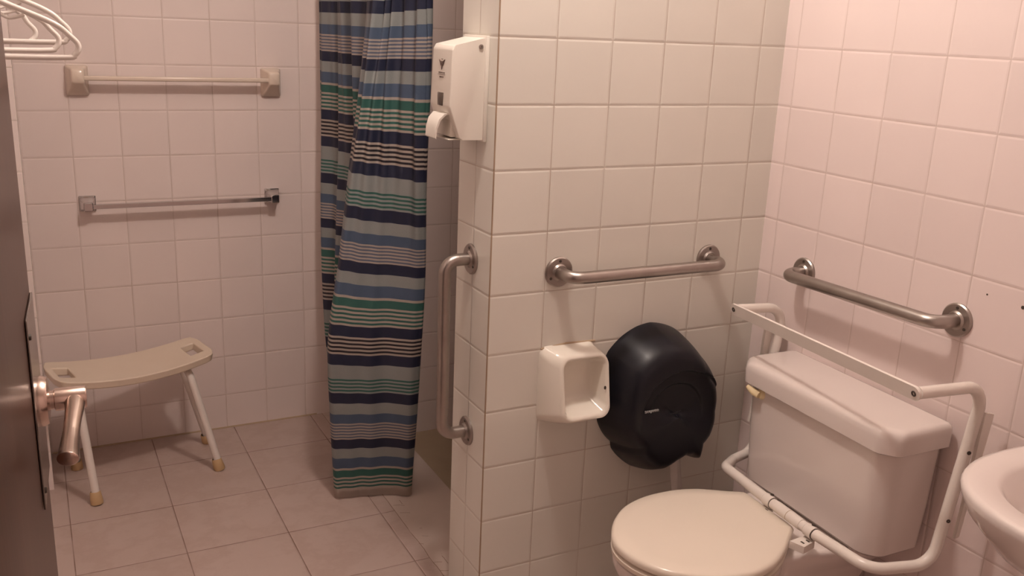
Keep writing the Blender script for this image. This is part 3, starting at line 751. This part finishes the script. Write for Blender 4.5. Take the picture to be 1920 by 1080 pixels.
b = B(); lathe(b, [(0, 0.012), (0.0125, 0.012), (0.0125, 0.020), (0.0150, 0.021), (0.0150, 0.056), (0.0135, 0.0585), (0, 0.0585)], D(hs, 0, hz), dn, 28); obj('neck', b, M_satin, hd)
b = B(); path = spline([D(hs-0.002, 0.044, hz), D(hs+0.022, 0.044, hz-0.004), D(hs+0.055, 0.041, hz-0.012), D(hs+0.090, 0.038, hz-0.022), D(hs+0.118, 0.036, hz-0.028), D(hs+0.127, 0.035, hz-0.030)], 24)
n_ = len(path); rr = []
for i in range(n_):
    u = i/(n_-1)
    k = 0.0145-0.0045*sin(min(u/0.5, 1)*pi/2) if u < 0.5 else 0.010+0.0025*sin((u-0.5)/0.42*pi/2 if u < 0.92 else pi/2)
    if u > 0.90: k *= math.sqrt(max(0.002, 1-((u-0.90)/0.10)**2))
    rr.append((k, k*0.85))
tube(b, path, 0.01, 22, radii=rr, sq=dn); obj('grip', b, M_satin, hd, smooth=50)

# ------------------------------------------------------------ coat hangers behind the door
HZ = 1.66
def hanger(yc, tipdx, zoff, rot, label):
    hx = -0.105
    t_ = thing('coat_hanger', label, 'hanger', (hx, yc, HZ+zoff), 'white plastic hangers behind the door')
    ca, sa = cos(rot), sin(rot)
    def P3(x, z): return (hx+x*ca, yc+x*sa, HZ+zoff+z)
    L_ = 0.190+tipdx; zb = -0.212; zs = -0.095
    body = [P3(0, zs), P3(L_*0.5, zs-0.038), P3(L_*0.82, zs-0.064), P3(L_-0.012, zs-0.082), P3(L_, zs-0.097), P3(L_-0.006, zs-0.112), P3(L_-0.028, zb), P3(0, zb), P3(-L_+0.028, zb), P3(-L_+0.006, zs-0.112), P3(-L_, zs-0.097), P3(-L_+0.012, zs-0.082), P3(-L_*0.82, zs-0.064), P3(-L_*0.5, zs-0.038), P3(0, zs)]
    b = B(); tube(b, spline(body, 5), 0.0045, 12); obj('frame', b, M_hang, t_)
    hk = [P3(0, zs), P3(0, -0.045), P3(0.004, -0.036), P3(0.020, -0.022), P3(0.022, -0.006), P3(0.010, 0.008), P3(-0.006, 0.006), P3(-0.014, -0.006)]
    b = B(); tube(b, spline(hk, 6), 0.0032, 12); obj('hook', b, M_hang, t_)
    for sg in (1, -1):
        nt = [P3(sg*L_*0.42, zs-0.036), P3(sg*(L_*0.42+0.002), zs-0.050), P3(sg*(L_*0.42+0.014), zs-0.058), P3(sg*(L_*0.42+0.030), zs-0.055), P3(sg*(L_*0.42+0.036), zs-0.052)]
        b = B(); tube(b, spline(nt, 5), 0.0028, 10); obj('strap_notch', b, M_hang, t_)
    return t_
hanger(1.70, 0.0, 0.0, 0.02, 'foremost white plastic coat hanger with a wide rounded tip')
hanger(1.79, -0.022, 0.006, 0.16, 'second white plastic coat hanger, just behind the foremost')
hanger(1.88, -0.004, 0.018, -0.05, 'third white plastic coat hanger, its shoulder showing above the others')
hanger(2.00, -0.050, 0.012, 0.28, 'rearmost white plastic coat hanger, smallest tip of the four')
t = thing('hanging_rail', 'short rail carrying the white hangers behind the door', 'rail', (-0.11, 1.9, HZ))
b = B(); tube(b, [(-0.104, 1.60, HZ-0.004), (-0.104, 2.4, HZ-0.004), (-0.104, 3.12, HZ-0.004)], 0.007, 14); obj('rod', b, M_chrome, t)
b = B(); lathe(b, [(0, 0), (0.022, 0), (0.022, 0.004), (0.010, 0.006), (0.010, 0.012)], (-0.104, 3.12, HZ-0.004), (0, -1, 0), 20); obj('rod_flange', b, M_chrome, t)
